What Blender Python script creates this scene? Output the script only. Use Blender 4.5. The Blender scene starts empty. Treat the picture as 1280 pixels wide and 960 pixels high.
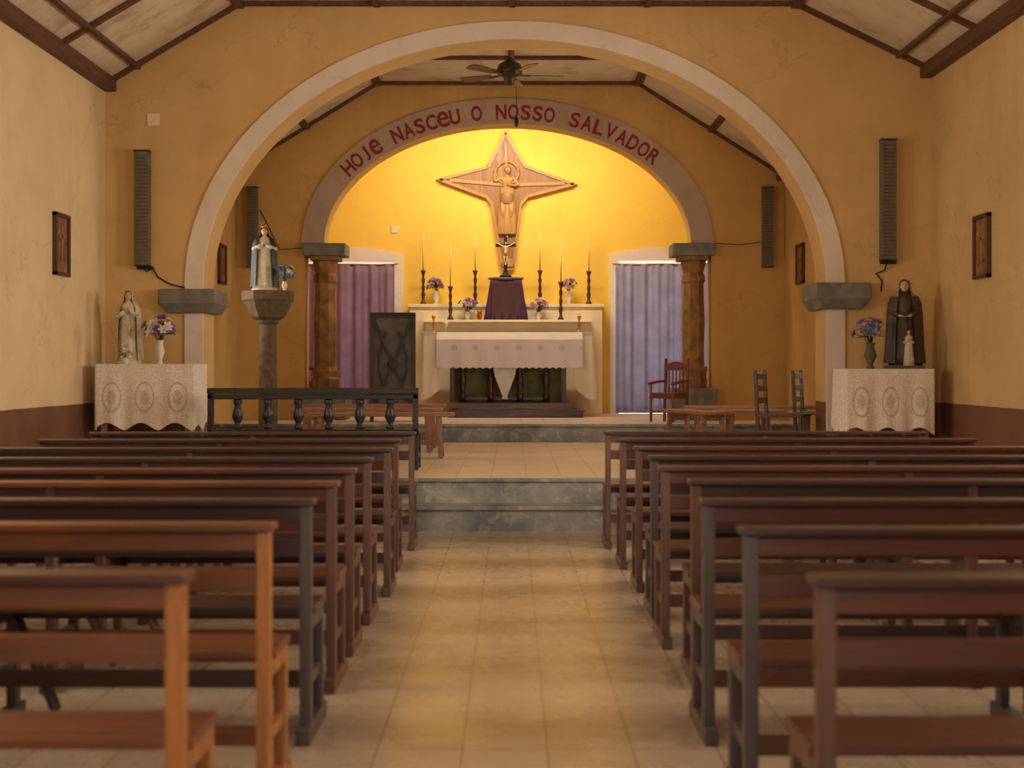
import bpy, bmesh, math, random
from math import sin, cos, pi, sqrt, radians
from mathutils import Matrix, Vector
random.seed(7)
F = 1700.0      # focal length in pixels for a 1280 px wide frame
H = 1.3         # eye height
def X(px, d): return (px-640.0)*d/F
def Z(py, d): return H-(py-460.0)*d/F

scene = bpy.context.scene
scene.view_settings.view_transform = 'Standard'
COL = scene.collection

# ------------------------------------------------------------------ materials
def lin(c):
    o = []
    for v in c:
        v = v/255.0
        o.append(v/12.92 if v <= 0.04045 else ((v+0.055)/1.055)**2.4)
    return (o[0], o[1], o[2], 1.0)
def newmat(name):
    m = bpy.data.materials.new(name); m.use_nodes = True
    nt = m.node_tree
    b = nt.nodes['Principled BSDF']
    return m, nt, b
def mixc(nt, fac, a, b, mode='MIX'):
    n = nt.nodes.new('ShaderNodeMix'); n.data_type = 'RGBA'; n.blend_type = mode
    for sock, val in ((n.inputs[0], fac), (n.inputs[6], a), (n.inputs[7], b)):
        if isinstance(val, (tuple, float, int)): sock.default_value = val
        else: nt.links.new(val, sock)
    return n.outputs[2]
def noise(nt, scale, detail=4, rough=0.55, vec=None, dist=0.0):
    n = nt.nodes.new('ShaderNodeTexNoise')
    n.inputs['Scale'].default_value = scale; n.inputs['Detail'].default_value = detail
    n.inputs['Roughness'].default_value = rough; n.inputs['Distortion'].default_value = dist
    if vec is not None: nt.links.new(vec, n.inputs['Vector'])
    return n.outputs['Fac']
def objco(nt, scale=(1, 1, 1), loc=(0, 0, 0)):
    tc = nt.nodes.new('ShaderNodeTexCoord'); mp = nt.nodes.new('ShaderNodeMapping')
    mp.inputs['Scale'].default_value = scale; mp.inputs['Location'].default_value = loc
    nt.links.new(tc.outputs['Object'], mp.inputs['Vector'])
    return mp.outputs['Vector']
def ramp(nt, src, p0, p1, c0=(0, 0, 0, 1), c1=(1, 1, 1, 1)):
    r = nt.nodes.new('ShaderNodeValToRGB')
    r.color_ramp.elements[0].position = p0; r.color_ramp.elements[1].position = p1
    r.color_ramp.elements[0].color = c0; r.color_ramp.elements[1].color = c1
    nt.links.new(src, r.inputs[0]); return r.outputs[0]
def math_(nt, op, a, b=None):
    n = nt.nodes.new('ShaderNodeMath'); n.operation = op
    for i, v in enumerate((a, b)):
        if v is None: continue
        if isinstance(v, (int, float)): n.inputs[i].default_value = v
        else: nt.links.new(v, n.inputs[i])
    return n.outputs[0]
def bump(nt, b, src, strength=0.2, dist=0.01):
    n = nt.nodes.new('ShaderNodeBump'); n.inputs['Strength'].default_value = strength
    n.inputs['Distance'].default_value = dist
    nt.links.new(src, n.inputs['Height']); nt.links.new(n.outputs[0], b.inputs['Normal'])

def simple(name, c, rough=0.6, metal=0.0, var=0.12, scale=12.0, bmp=0.0, sub=None):
    m, nt, b = newmat(name)
    L = lin(c); D = tuple(v*(1-2.2*var) for v in L[:3])+(1,)
    f = noise(nt, scale, 4, vec=objco(nt))
    nt.links.new(mixc(nt, ramp(nt, f, 0.35, 0.65), D, L), b.inputs['Base Color'])
    b.inputs['Roughness'].default_value = rough; b.inputs['Metallic'].default_value = metal
    if bmp: bump(nt, b, f, bmp)
    return m
def plaster(name, c, stain, dado=None, dado_z=0.98, streak=0.35, crack=0.14):
    m, nt, b = newmat(name)
    v = objco(nt)
    big = ramp(nt, noise(nt, 0.55, 5, 0.6, v), 0.36, 0.7)
    mid = ramp(nt, noise(nt, 3.1, 6, 0.65, v), 0.45, 0.75)
    vs = objco(nt, (2.2, 2.2, 0.22))
    st = ramp(nt, noise(nt, 1.6, 5, 0.6, vs), 0.52, 0.8)
    c1 = mixc(nt, big, lin(c), tuple(x*0.86 for x in lin(c)[:3])+(1,))
    c2 = mixc(nt, math_(nt, 'MULTIPLY', mid, 0.28), c1, lin(stain))
    c3 = mixc(nt, math_(nt, 'MULTIPLY', st, streak), c2, lin(stain))
    vo = nt.nodes.new('ShaderNodeTexVoronoi'); vo.feature = 'DISTANCE_TO_EDGE'; vo.inputs['Scale'].default_value = 0.38
    nn = nt.nodes.new('ShaderNodeTexNoise'); nn.inputs['Scale'].default_value = 2.5; nn.inputs['Detail'].default_value = 5
    nt.links.new(v, nn.inputs['Vector'])
    va = nt.nodes.new('ShaderNodeVectorMath'); va.operation = 'ADD'
    nt.links.new(v, va.inputs[0]); nt.links.new(nn.outputs['Color'], va.inputs[1])
    nt.links.new(va.outputs[0], vo.inputs['Vector'])
    cr = math_(nt, 'LESS_THAN', vo.outputs['Distance'], 0.003)
    c4 = mixc(nt, math_(nt, 'MULTIPLY', cr, crack), c3, lin((90, 65, 35)))
    out = c4
    if dado:
        sp = nt.nodes.new('ShaderNodeSeparateXYZ'); nt.links.new(v, sp.inputs[0])
        zz = math_(nt, 'ADD', sp.outputs[2], math_(nt, 'MULTIPLY', noise(nt, 8, 2, vec=v), 0.012))
        lo = math_(nt, 'LESS_THAN', zz, dado_z)
        out = mixc(nt, lo, c4, mixc(nt, mid, lin(dado), tuple(x*0.7 for x in lin(dado)[:3])+(1,)))
    nt.links.new(out, b.inputs['Base Color'])
    b.inputs['Roughness'].default_value = 0.75
    bump(nt, b, noise(nt, 22, 5, vec=v), 0.15, 0.01)
    return m
def wood(name, c, c2, rough=0.4, axis='x', coat=0.15):
    m, nt, b = newmat(name)
    sc = {'x': (0.7, 9, 9), 'y': (9, 0.7, 9), 'z': (9, 9, 0.7)}[axis]
    v = objco(nt, sc)
    g = ramp(nt, noise(nt, 3.0, 6, 0.65, v, 0.6), 0.3, 0.7)
    blot = ramp(nt, noise(nt, 2.0, 3, vec=objco(nt)), 0.4, 0.65)
    cc = mixc(nt, g, lin(c), lin(c2))
    cc = mixc(nt, math_(nt, 'MULTIPLY', blot, 0.4), cc, lin(c2))
    nt.links.new(cc, b.inputs['Base Color'])
    nt.links.new(math_(nt, 'ADD', math_(nt, 'MULTIPLY', g, 0.2), rough-0.08), b.inputs['Roughness'])
    b.inputs['Coat Weight'].default_value = coat; b.inputs['Coat Roughness'].default_value = 0.3
    bump(nt, b, g, 0.12, 0.004)
    return m
def tiles(name, c, c2, grout, size, rough=0.3, mortar=0.005, offx=0.0):
    m, nt, b = newmat(name)
    v = objco(nt, loc=(offx, 0, 0))
    br = nt.nodes.new('ShaderNodeTexBrick'); br.offset = 0.0; br.squash = 1.0
    nt.links.new(v, br.inputs['Vector'])
    br.inputs['Color1'].default_value = lin(c); br.inputs['Color2'].default_value = lin(c2)
    br.inputs['Mortar'].default_value = lin(grout)
    br.inputs['Scale'].default_value = 1.0; br.inputs['Brick Width'].default_value = size
    br.inputs['Row Height'].default_value = size; br.inputs['Mortar Size'].default_value = mortar
    br.inputs['Mortar Smooth'].default_value = 0.3
    n1 = ramp(nt, noise(nt, 1.7, 6, 0.7, v), 0.36, 0.7)
    n2 = ramp(nt, noise(nt, 17, 5, 0.7, v), 0.4, 0.75)
    cc = mixc(nt, math_(nt, 'MULTIPLY', n1, 0.2), br.outputs['Color'], lin(grout))
    cc = mixc(nt, math_(nt, 'MULTIPLY', n2, 0.2), cc, lin(grout))
    nt.links.new(cc, b.inputs['Base Color'])
    nt.links.new(math_(nt, 'ADD', math_(nt, 'MULTIPLY', n1, 0.14), rough-0.05), b.inputs['Roughness'])
    bump(nt, b, br.outputs['Fac'], -0.15, 0.003)
    return m
def cloth(name, c, trans=0.35, rough=0.9, alpha_pat=None, var=0.1):
    m, nt, b = newmat(name)
    v = objco(nt)
    L = lin(c)
    f = ramp(nt, noise(nt, 5, 4, vec=v), 0.3, 0.7)
    col = mixc(nt, f, tuple(x*(1-var) for x in L[:3])+(1,), L)
    nt.links.new(col, b.inputs['Base Color']); b.inputs['Roughness'].default_value = rough
    tr = nt.nodes.new('ShaderNodeBsdfTranslucent'); nt.links.new(col, tr.inputs['Color'])
    mx = nt.nodes.new('ShaderNodeMixShader'); mx.inputs[0].default_value = trans
    nt.links.new(b.outputs[0], mx.inputs[1]); nt.links.new(tr.outputs[0], mx.inputs[2])
    nt.links.new(mx.outputs[0], nt.nodes['Material Output'].inputs['Surface'])
    bump(nt, b, noise(nt, 60, 3, vec=v), 0.15, 0.003)
    return m
def lace(name, c, dark, period, x0, zc, a, bb, ringamt=0.45, meshamt=0.25, vscale=55):
    """white lace with oval medallions repeated along local x"""
    m, nt, b = newmat(name)
    v = objco(nt)
    sp = nt.nodes.new('ShaderNodeSeparateXYZ'); nt.links.new(v, sp.inputs[0])
    u = math_(nt, 'DIVIDE', math_(nt, 'SUBTRACT', sp.outputs[0], x0), period)
    u = math_(nt, 'SUBTRACT', math_(nt, 'SUBTRACT', u, math_(nt, 'FLOOR', u)), 0.5)
    uu = math_(nt, 'DIVIDE', math_(nt, 'MULTIPLY', u, period), a)
    ww = math_(nt, 'DIVIDE', math_(nt, 'SUBTRACT', sp.outputs[2], zc), bb)
    r = math_(nt, 'SQRT', math_(nt, 'ADD', math_(nt, 'MULTIPLY', uu, uu), math_(nt, 'MULTIPLY', ww, ww)))
    ring = math_(nt, 'LESS_THAN', math_(nt, 'ABSOLUTE', math_(nt, 'SUBTRACT', r, 1.0)), 0.09)
    ring2 = math_(nt, 'LESS_THAN', r, 0.5)
    pat = math_(nt, 'MAXIMUM', ring, math_(nt, 'MULTIPLY', ring2, 0.8))
    vo = nt.nodes.new('ShaderNodeTexVoronoi'); vo.inputs['Scale'].default_value = vscale
    nt.links.new(v, vo.inputs['Vector'])
    msh = math_(nt, 'MULTIPLY', math_(nt, 'GREATER_THAN', vo.outputs['Distance'], 0.48), meshamt)
    tot = math_(nt, 'MINIMUM', math_(nt, 'ADD', math_(nt, 'MULTIPLY', pat, ringamt), msh), 1.0)
    nt.links.new(mixc(nt, tot, lin(c), lin(dark)), b.inputs['Base Color'])
    b.inputs['Roughness'].default_value = 0.9
    return m

M = {}
DADO = (118, 78, 54)
M['wall'] = plaster('plaster_ochre', (214, 178, 122), (162, 122, 72), dado=DADO)
M['wall_l'] = plaster('plaster_cream_lit', (230, 204, 160), (186, 150, 104), dado=DADO, streak=0.2)  # left wall paler: light from the right windows put into the plaster colour
M['wall_arch'] = plaster('plaster_ochre_arch', (218, 180, 120), (174, 130, 74), dado=DADO, streak=0.25)
M['wall_ch'] = plaster('plaster_chancel', (212, 171, 102), (164, 120, 62))
M['wall_y'] = plaster('plaster_yellow', (245, 202, 80), (230, 174, 54), streak=0.15, crack=0.05)
M['white'] = plaster('painted_white', (234, 218, 202), (192, 162, 136), streak=0.3)
M['band'] = plaster('arch_band_grey', (190, 166, 144), (146, 116, 92), streak=0.5)
M['grey'] = simple('grey_stone', (128, 124, 112), 0.7, var=0.16, scale=9, bmp=0.2)
M['ochrestone'] = simple('ochre_stone', (160, 116, 60), 0.65, var=0.25, scale=7, bmp=0.3)
M['pedstone'] = simple('pedestal_stone', (108, 90, 62), 0.8, var=0.22, scale=14, bmp=0.3)
M['ceil'] = plaster('ceiling_board', (222, 204, 176), (150, 120, 86), streak=0.85)
M['beam'] = wood('beam_wood', (116, 74, 46), (78, 48, 28), 0.6, 'y', 0)
M['floor'] = tiles('nave_tile', (180, 160, 138), (170, 150, 128), (128, 104, 82), 0.29, 0.27, 0.004, 0.17)
M['floor2'] = tiles('platform_tile', (224, 206, 188), (214, 194, 174), (174, 148, 126), 0.29, 0.36, 0.004, 0.17)
def marble():
    m, nt, b = newmat('grey_marbled_riser'); v = objco(nt)
    n = noise(nt, 8.0, 8, 0.75, v, 0.8)
    f = ramp(nt, n, 0.5, 0.64)
    g = ramp(nt, noise(nt, 2.2, 5, 0.6, v), 0.4, 0.6)
    base = mixc(nt, g, lin((92, 96, 94)), lin((136, 134, 124)))
    nt.links.new(mixc(nt, math_(nt, 'MULTIPLY', f, 0.55), base, lin((188, 176, 156))), b.inputs['Base Color'])
    b.inputs['Roughness'].default_value = 0.4
    return m
M['riser'] = marble()
M['pewA'] = wood('pew_mahogany', (108, 58, 39), (58, 31, 22), 0.3)
M['pewB'] = wood('pew_dark', (72, 43, 33), (40, 24, 19), 0.3)
M['pewC'] = wood('pew_orange_lit', (134, 76, 36), (80, 43, 21), 0.34)  # lit look of the left pews painted in as orange wood
M['pewP'] = wood('pew_post_brown', (112, 71, 48), (64, 40, 29), 0.4, 'z')
M['pewG'] = wood('pew_post_grey', (90, 74, 66), (54, 44, 40), 0.45, 'z')
M['pewO'] = wood('pew_post_orange_lit', (188, 120, 52), (128, 74, 30), 0.4, 'z')  # warm light on the near left posts is part of this colour
M['black'] = wood('black_lacquer', (30, 22, 20), (16, 12, 11), 0.35)
M['plank'] = wood('bench_plank', (166, 122, 92), (118, 80, 56), 0.5)
M['darkwood'] = wood('turned_dark_wood', (84, 34, 20), (48, 18, 12), 0.35, 'z')
M['chair'] = wood('chair_wood', (130, 56, 28), (80, 30, 16), 0.4, 'z')
M['cross'] = wood('carved_cross_wood', (196, 150, 84), (158, 112, 54), 0.45, 'z')
M['crossd'] = wood('carved_cross_dark', (168, 118, 58), (130, 86, 38), 0.5, 'z')
M['steel'] = simple('dark_metal', (66, 58, 52), 0.5, 0.2, 0.2, 10)
M['steel2'] = simple('lectern_board', (100, 92, 84), 0.55, 0.1, 0.25, 6)
M['strap'] = simple('lectern_strap', (54, 46, 40), 0.5, 0.2)
M['speaker'] = simple('speaker_case', (116, 106, 80), 0.6, 0.0)
M['grille'] = simple('speaker_grille', (94, 86, 64), 0.7)
M['blk'] = simple('black_matte', (22, 18, 16), 0.6)
M['fan'] = simple('fan_bronze', (74, 54, 34), 0.4, 0.3)
M['fanb'] = wood('fan_blade', (92, 66, 42), (62, 42, 26), 0.4)
M['gold'] = simple('gold', (210, 156, 60), 0.3, 0.9)
M['candle'] = simple('candle_wax', (236, 204, 120), 0.5, var=0.05)
M['red'] = simple('red_glass', (190, 30, 20), 0.2)
M['redtxt'] = simple('red_paint', (150, 38, 30), 0.6, var=0.12)
M['redcloth'] = cloth('red_cloth', (168, 40, 28), 0.1)
M['altwhite'] = cloth('altar_linen', (242, 228, 206), 0.15)
M['cur_l'] = cloth('curtain_lavender', (176, 146, 166), 0.45, var=0.25)
M['cur_r'] = cloth('curtain_lavender_backlit', (184, 178, 194), 0.45, var=0.22)  # paler copy of the lavender, glow from behind mixed into the cloth colour
M['purple'] = cloth('purple_cloth', (84, 42, 86), 0.05, var=0.3)
M['green'] = simple('altar_green', (110, 110, 66), 0.8, var=0.25, scale=5)
M['retable'] = plaster('retable_cream', (238, 220, 186), (206, 178, 134), streak=0.25, crack=0.05)
M['porc'] = simple('porcelain', (224, 214, 196), 0.3, var=0.06)
M['st_white'] = simple('statue_white', (224, 212, 186), 0.5, var=0.12, scale=20)
M['st_cream'] = simple('statue_cream', (206, 190, 158), 0.5, var=0.12, scale=20)
M['st_blue'] = simple('statue_navy', (26, 30, 42), 0.4, var=0.15)
M['st_brown'] = simple('statue_brown', (78, 56, 40), 0.5, var=0.2)
M['st_grey'] = simple('statue_greyveil', (156, 136, 110), 0.6, var=0.15)
M['skin'] = simple('statue_skin', (216, 174, 136), 0.45, var=0.05)
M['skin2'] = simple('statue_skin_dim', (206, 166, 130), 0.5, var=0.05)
M['hair'] = simple('statue_hair', (72, 44, 26), 0.6)
M['ivory'] = simple('ivory', (216, 190, 150), 0.4, var=0.08)
M['leaf'] = simple('leaf_green', (70, 88, 54), 0.6, var=0.3, scale=30)
M['fl_p'] = simple('flower_purple', (140, 92, 156), 0.6, var=0.2, scale=40)
M['fl_pk'] = simple('flower_pink', (200, 150, 170), 0.6, var=0.2, scale=40)
M['fl_w'] = simple('flower_white', (230, 222, 214), 0.6, var=0.1, scale=40)
M['fl_b'] = simple('flower_blue', (120, 142, 182), 0.6, var=0.2, scale=40)
M['fl_y'] = simple('flower_gold', (214, 168, 80), 0.6, var=0.1)
M['glass'] = simple('glassware', (210, 200, 170), 0.1, var=0.02)
M['frame'] = wood('picture_frame', (96, 58, 36), (60, 34, 20), 0.5, 'z')
M['pic'] = simple('devotional_print', (160, 112, 64), 0.5, var=0.3, scale=9)
M['earth'] = simple('outside_ground', (120, 96, 70), 0.9)

# ------------------------------------------------------------------ mesh builder
class MB:
    def __init__(s): s.v, s.f, s.mi, s.sm, s.mats = [], [], [], [], []
    def _m(s, mat):
        mat = M[mat] if isinstance(mat, str) else mat
        if mat not in s.mats: s.mats.append(mat)
        return s.mats.index(mat)
    def add(s, vs, fs, mat, smooth=False, T=None):
        k = len(s.v); i = s._m(mat)
        for p in vs:
            p = Vector(p)
            if T is not None: p = T @ p
            s.v.append(tuple(p))
        for f in fs:
            s.f.append(tuple(j+k for j in f)); s.mi.append(i); s.sm.append(smooth)
    def box(s, x0, x1, y0, y1, z0, z1, mat, T=None):
        vs = [(x, y, z) for x in (x0, x1) for y in (y0, y1) for z in (z0, z1)]
        fs = [(0, 1, 3, 2), (4, 6, 7, 5), (0, 4, 5, 1), (2, 3, 7, 6), (0, 2, 6, 4), (1, 5, 7, 3)]
        s.add(vs, fs, mat, False, T)
    def beam(s, a, b, w, h, mat):
        a = Vector(a); b = Vector(b); d = (b-a); L = d.length; d.normalize()
        up = Vector((0, 0, 1))
        if abs(d.dot(up)) > 0.99: up = Vector((0, 1, 0))
        side = d.cross(up).normalized(); u = side.cross(d).normalized()
        T = Matrix(((d.x, side.x, u.x, a.x), (d.y, side.y, u.y, a.y), (d.z, side.z, u.z, a.z), (0, 0, 0, 1)))
        s.box(0, L, -w/2, w/2, -h/2, h/2, mat, T)
    def lathe(s, prof, loc, mat, seg=20, sx=1, sy=1, smooth=True, T=None, rot=0):
        vs, fs = [], []
        for r, z in prof:
            for k in range(seg):
                a = 2*pi*k/seg+rot
                vs.append((loc[0]+max(r, 1e-4)*cos(a)*sx, loc[1]+max(r, 1e-4)*sin(a)*sy, loc[2]+z))
        for i in range(len(prof)-1):
            for k in range(seg):
                k2 = (k+1) % seg
                fs.append((i*seg+k, i*seg+k2, (i+1)*seg+k2, (i+1)*seg+k))
        fs.append(tuple(reversed(range(seg)))); n = (len(prof)-1)*seg
        fs.append(tuple(range(n, n+seg)))
        s.add(vs, fs, mat, smooth, T)
    def tube(s, pts, rad, mat, seg=8, T=None):
        pts = [Vector(p) for p in pts]
        if not isinstance(rad, (list, tuple)): rad = [rad]*len(pts)
        vs, fs = [], []
        for i, p in enumerate(pts):
            d = (pts[min(i+1, len(pts)-1)]-pts[max(i-1, 0)]).normalized()
            ref = Vector((0, 0, 1)) if abs(d.z) < 0.9 else Vector((0, 1, 0))
            a = d.cross(ref).normalized(); b = a.cross(d).normalized()
            for k in range(seg):
                t = 2*pi*k/seg
                vs.append(p+(a*cos(t)+b*sin(t))*rad[i])
        for i in range(len(pts)-1):
            for k in range(seg):
                k2 = (k+1) % seg
                fs.append((i*seg+k, i*seg+k2, (i+1)*seg+k2, (i+1)*seg+k))
        fs.append(tuple(reversed(range(seg)))); n = (len(pts)-1)*seg
        fs.append(tuple(range(n, n+seg)))
        s.add(vs, fs, mat, True, T)
    def ell(s, c, r, mat, seg=14, T=None):
        n = max(6, seg//2+1)
        vs, fs = [], []
        for i in range(n+1):
            ph = -pi/2+pi*i/n
            for k in range(seg):
                a = 2*pi*k/seg
                cr = max(cos(ph), 1e-3)
                vs.append((c[0]+r[0]*cr*cos(a), c[1]+r[1]*cr*sin(a), c[2]+r[2]*sin(ph)))
        for i in range(n):
            for k in range(seg):
                k2 = (k+1) % seg
                fs.append((i*seg+k, i*seg+k2, (i+1)*seg+k2, (i+1)*seg+k))
        s.add(vs, fs, mat, True, T)
    def prism(s, poly, y0, y1, mat, T=None):
        n = len(poly)
        vs = [(x, y0, z) for x, z in poly]+[(x, y1, z) for x, z in poly]
        fs = [tuple(range(n)), tuple(reversed(range(n, 2*n)))]
        for i in range(n):
            j = (i+1) % n
            fs.append((i, i+n, j+n, j))
        s.add(vs, fs, mat, False, T)
    def loft(s, rings, mat, closed=True, cap=True, smooth=True, T=None):
        n = len(rings[0]); vs = [p for r in rings for p in r]; fs = []
        for i in range(len(rings)-1):
            for k in range(n if closed else n-1):
                k2 = (k+1) % n
                fs.append((i*n+k, i*n+k2, (i+1)*n+k2, (i+1)*n+k))
        if cap and closed:
            fs.append(tuple(reversed(range(n)))); m = (len(rings)-1)*n
            fs.append(tuple(range(m, m+n)))
        s.add(vs, fs, mat, smooth, T)
    def build(s, name, loc=(0, 0, 0), rz=0, bevel=0, mesh_only=False, solid=0):
        me = bpy.data.meshes.new(name)
        me.from_pydata(s.v, [], s.f)
        for m in s.mats: me.materials.append(m)
        me.polygons.foreach_set('material_index', s.mi)
        me.polygons.foreach_set('use_smooth', s.sm)
        me.update()
        bm = bmesh.new(); bm.from_mesh(me); bmesh.ops.recalc_face_normals(bm, faces=bm.faces); bm.to_mesh(me); bm.free()
        if mesh_only: return me
        return place(name, me, loc, rz, bevel, solid)
def place(name, me, loc, rz=0, bevel=0, solid=0):
    o = bpy.data.objects.new(name, me); COL.objects.link(o)
    o.location = loc; o.rotation_euler = (0, 0, rz)
    if solid:
        md = o.modifiers.new('Solid', 'SOLIDIFY'); md.thickness = solid
    if bevel:
        md = o.modifiers.new('Bevel', 'BEVEL'); md.width = bevel; md.segments = 2
        md.limit_method = 'ANGLE'; md.angle_limit = radians(50); md.harden_normals = False
    return o

# ------------------------------------------------------------------ room dims
DA0, DA1 = 13.1, 13.55       # nave arch wall
DS0, DS1 = 17.9, 18.25       # sanctuary arch wall
DB = 20.5                    # back wall
DR = -4.0                    # rear wall
XL, XR = -3.92, 4.04
CXL, CXR = -3.63, 3.58
SXL, SXR = -3.35, 3.30
ST1, ST2, ST3 = 10.8, 11.1, 16.5
Z1, Z2, Z3 = 0.2, 0.4, 0.62

def side_wall(name, x_in, x_out, y0, y1, z0, z1, holes, mat):
    mb = MB(); ys = sorted({y0, y1}|{h[0] for h in holes}|{h[1] for h in holes})
    zs = sorted({z0, z1}|{h[2] for h in holes}|{h[3] for h in holes})
    a, b = min(x_in, x_out), max(x_in, x_out)
    for i in range(len(ys)-1):
        for j in range(len(zs)-1):
            cy, cz = (ys[i]+ys[i+1])/2, (zs[j]+zs[j+1])/2
            if any(h[0] < cy < h[1] and h[2] < cz < h[3] for h in holes): continue
            mb.box(a, b, ys[i], ys[i+1], zs[j], zs[j+1], mat)
    return mb.build(name)
NW = [(1.0, 2.3, 1.5, 3.1), (4.2, 5.5, 1.5, 3.1), (7.8, 9.1, 1.5, 3.1)]
side_wall('wall_left', XL, XL-0.3, DR, DA0, -0.1, 4.5, NW, 'wall_l')
side_wall('wall_right', XR, XR+0.3, DR, DA0, -0.1, 4.6, NW, 'wall')
CW = [(13.9, 15.3, 1.7, 3.2)]
side_wall('wall_chancel_left', CXL, CXL-0.3, DA1, DS0, -0.1, 4.6, CW, 'wall_ch')
side_wall('wall_chancel_right', CXR, CXR+0.3, DA1, DS0, -0.1, 4.6, CW, 'wall_ch')
side_wall('wall_sanctuary_left', SXL, SXL-0.3, DS1, DB, -0.1, 5.5, [], 'wall_y')
side_wall('wall_sanctuary_right', SXR, SXR+0.3, DS1, DB, -0.1, 5.5, [], 'wall_y')
wn = 0
for (wx, sgn, hs) in ((XL, -1, NW), (XR, 1, NW), (CXL, -1, CW), (CXR, 1, CW)):
    for (y0, y1, z0, z1) in hs:
        wn += 1; mb = MB(); xa = wx+sgn*0.12; xb = wx+sgn*0.17
        a, b = min(xa, xb), max(xa, xb); t = 0.05
        mb.box(a, b, y0, y0+t, z0, z1, 'pewP'); mb.box(a, b, y1-t, y1, z0, z1, 'pewP')
        mb.box(a, b, y0, y1, z0, z0+t, 'pewP'); mb.box(a, b, y0, y1, z1-t, z1, 'pewP')
        ym = (y0+y1)/2
        mb.box(a, b, ym-0.02, ym+0.02, z0, z1, 'pewP')
        for k in (1, 2): zz = z0+(z1-z0)*k/3; mb.box(a, b, y0, y1, zz-0.012, zz+0.012, 'pewP')
        mb.build('window_%d' % wn)
mb = MB()
mb.box(XL-0.3, -0.9, DR-0.3, DR, -0.1, 5, 'wall'); mb.box(0.9, XR+0.3, DR-0.3, DR, -0.1, 5, 'wall')
mb.box(-0.9, 0.9, DR-0.3, DR, 2.7, 5, 'wall')
mb.build('wall_rear')

def arch_wall(name, y0, y1, pts, ztop, mat):
    """pts: list of (x, zbottom) left->right"""
    mb = MB(); vs = []; fs = []
    n = len(pts)
    for y in (y0, y1):
        for x, z in pts: vs.append((x, y, z))
        for x, z in pts: vs.append((x, y, ztop))
    for i in range(n-1):
        if abs(pts[i][0]-pts[i+1][0]) > 1e-6:
            fs.append((i, i+1, n+i+1, n+i)); fs.append((2*n+i, 3*n+i, 3*n+i+1, 2*n+i+1))
        fs.append((i, 2*n+i, 2*n+i+1, i+1))
        fs.append((n+i, n+i+1, 3*n+i+1, 3*n+i))
    fs.append((0, n, 3*n, 2*n)); fs.append((n-1, 3*n-1, 4*n-1, 2*n-1))
    mb.add(vs, fs, mat)
    return mb.build(name)
def ellipse_pts(cx, cz, a, b, n=72):
    return [(cx+a*cos(pi-pi*i/n), cz+b*sin(pi*i/n)) for i in range(n+1)]
def ring(name, cx, cz, ao, bo, ai, bi, y0, y1, mat, legz=None, n=72):
    mb = MB(); O = ellipse_pts(cx, cz, ao, bo, n); I = ellipse_pts(cx, cz, ai, bi, n)
    if legz is not None:
        O = [(O[0][0], legz)]+O+[(O[-1][0], legz)]; I = [(I[0][0], legz)]+I+[(I[-1][0], legz)]
    m = len(O); vs = [(x, y0, z) for x, z in O]+[(x, y0, z) for x, z in I]+[(x, y1, z) for x, z in O]+[(x, y1, z) for x, z in I]
    fs = []
    for i in range(m-1):
        fs += [(i, i+1, m+i+1, m+i), (i, 2*m+i, 2*m+i+1, i+1), (m+i, m+i+1, 3*m+i+1, 3*m+i), (2*m+i, 3*m+i, 3*m+i+1, 2*m+i+1)]
    fs += [(0, m, 3*m, 2*m), (m-1, 3*m-1, 4*m-1, 2*m-1)]
    mb.add(vs, fs, mat)
    return mb.build(name)
acx = X(643.5, DA0); acz = Z(358, DA0); s1 = DA0/F
ai, bi = 389*s1, 309*s1; ao, bo = 412*s1, 331*s1
pts = [(XL-0.3, -0.1), (acx-ai, -0.1)]+ellipse_pts(acx, acz, ai, bi)+[(acx+ai, -0.1), (XR+0.3, -0.1)]
arch_wall('wall_chancel_arch', DA0, DA1, pts, 5.6, 'wall_arch')
ring('trim_nave_arch', acx, acz, ao, bo, ai, bi, DA0-0.025, DA0+0.002, 'white', legz=Z2)
s2 = DS0/F; scx = X(634.5, DS0); scz = Z(305, DS0)
sai, sbi = 229*s2, 150*s2; sao, sbo = 257*s2, 182*s2
xl2, xr2 = X(381, DS0), X(889, DS0)
pts = [(CXL-0.3, -0.1), (xl2, -0.1), (xl2, scz)]+ellipse_pts(scx, scz, sai, sbi)+[(xr2, scz), (xr2, -0.1), (CXR+0.3, -0.1)]
arch_wall('wall_sanctuary_arch', DS0, DS1, pts, 5.6, 'wall_ch')
ring('trim_sanctuary_arch', scx, scz, sao, sbo, sai, sbi, DS0-0.03, DS0+0.002, 'band')
dl = (X(381, DB), X(493, DB)); dr = (X(773, DB), X(885, DB)); dz = Z(326, DB)
pts = [(SXL-0.3, -0.1), (dl[0], -0.1), (dl[0], dz), (dl[1], dz), (dl[1], -0.1), (dr[0], -0.1), (dr[0], dz), (dr[1], dz), (dr[1], -0.1), (SXR+0.3, -0.1)]
arch_wall('wall_back', DB, DB+0.3, pts, 5.6, 'wall_y')
for nm, (a, b) in (('door_1', dl), ('door_2', dr)):
    mb = MB(); w = 0.13; y0 = DB-0.04; y1 = DB-0.001
    mb.box(a-w, a, y0, y1, Z3, dz, 'white'); mb.box(b, b+w, y0, y1, Z3, dz, 'white')
    n = 16; top = [(a-w+(b-a+2*w)*i/n, dz+0.10+0.10*sin(pi*i/n)) for i in range(n+1)]
    mb.prism([(a-w, dz)]+top+[(b+w, dz)], y0, y1, 'white')
    mb.build(nm)

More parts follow.
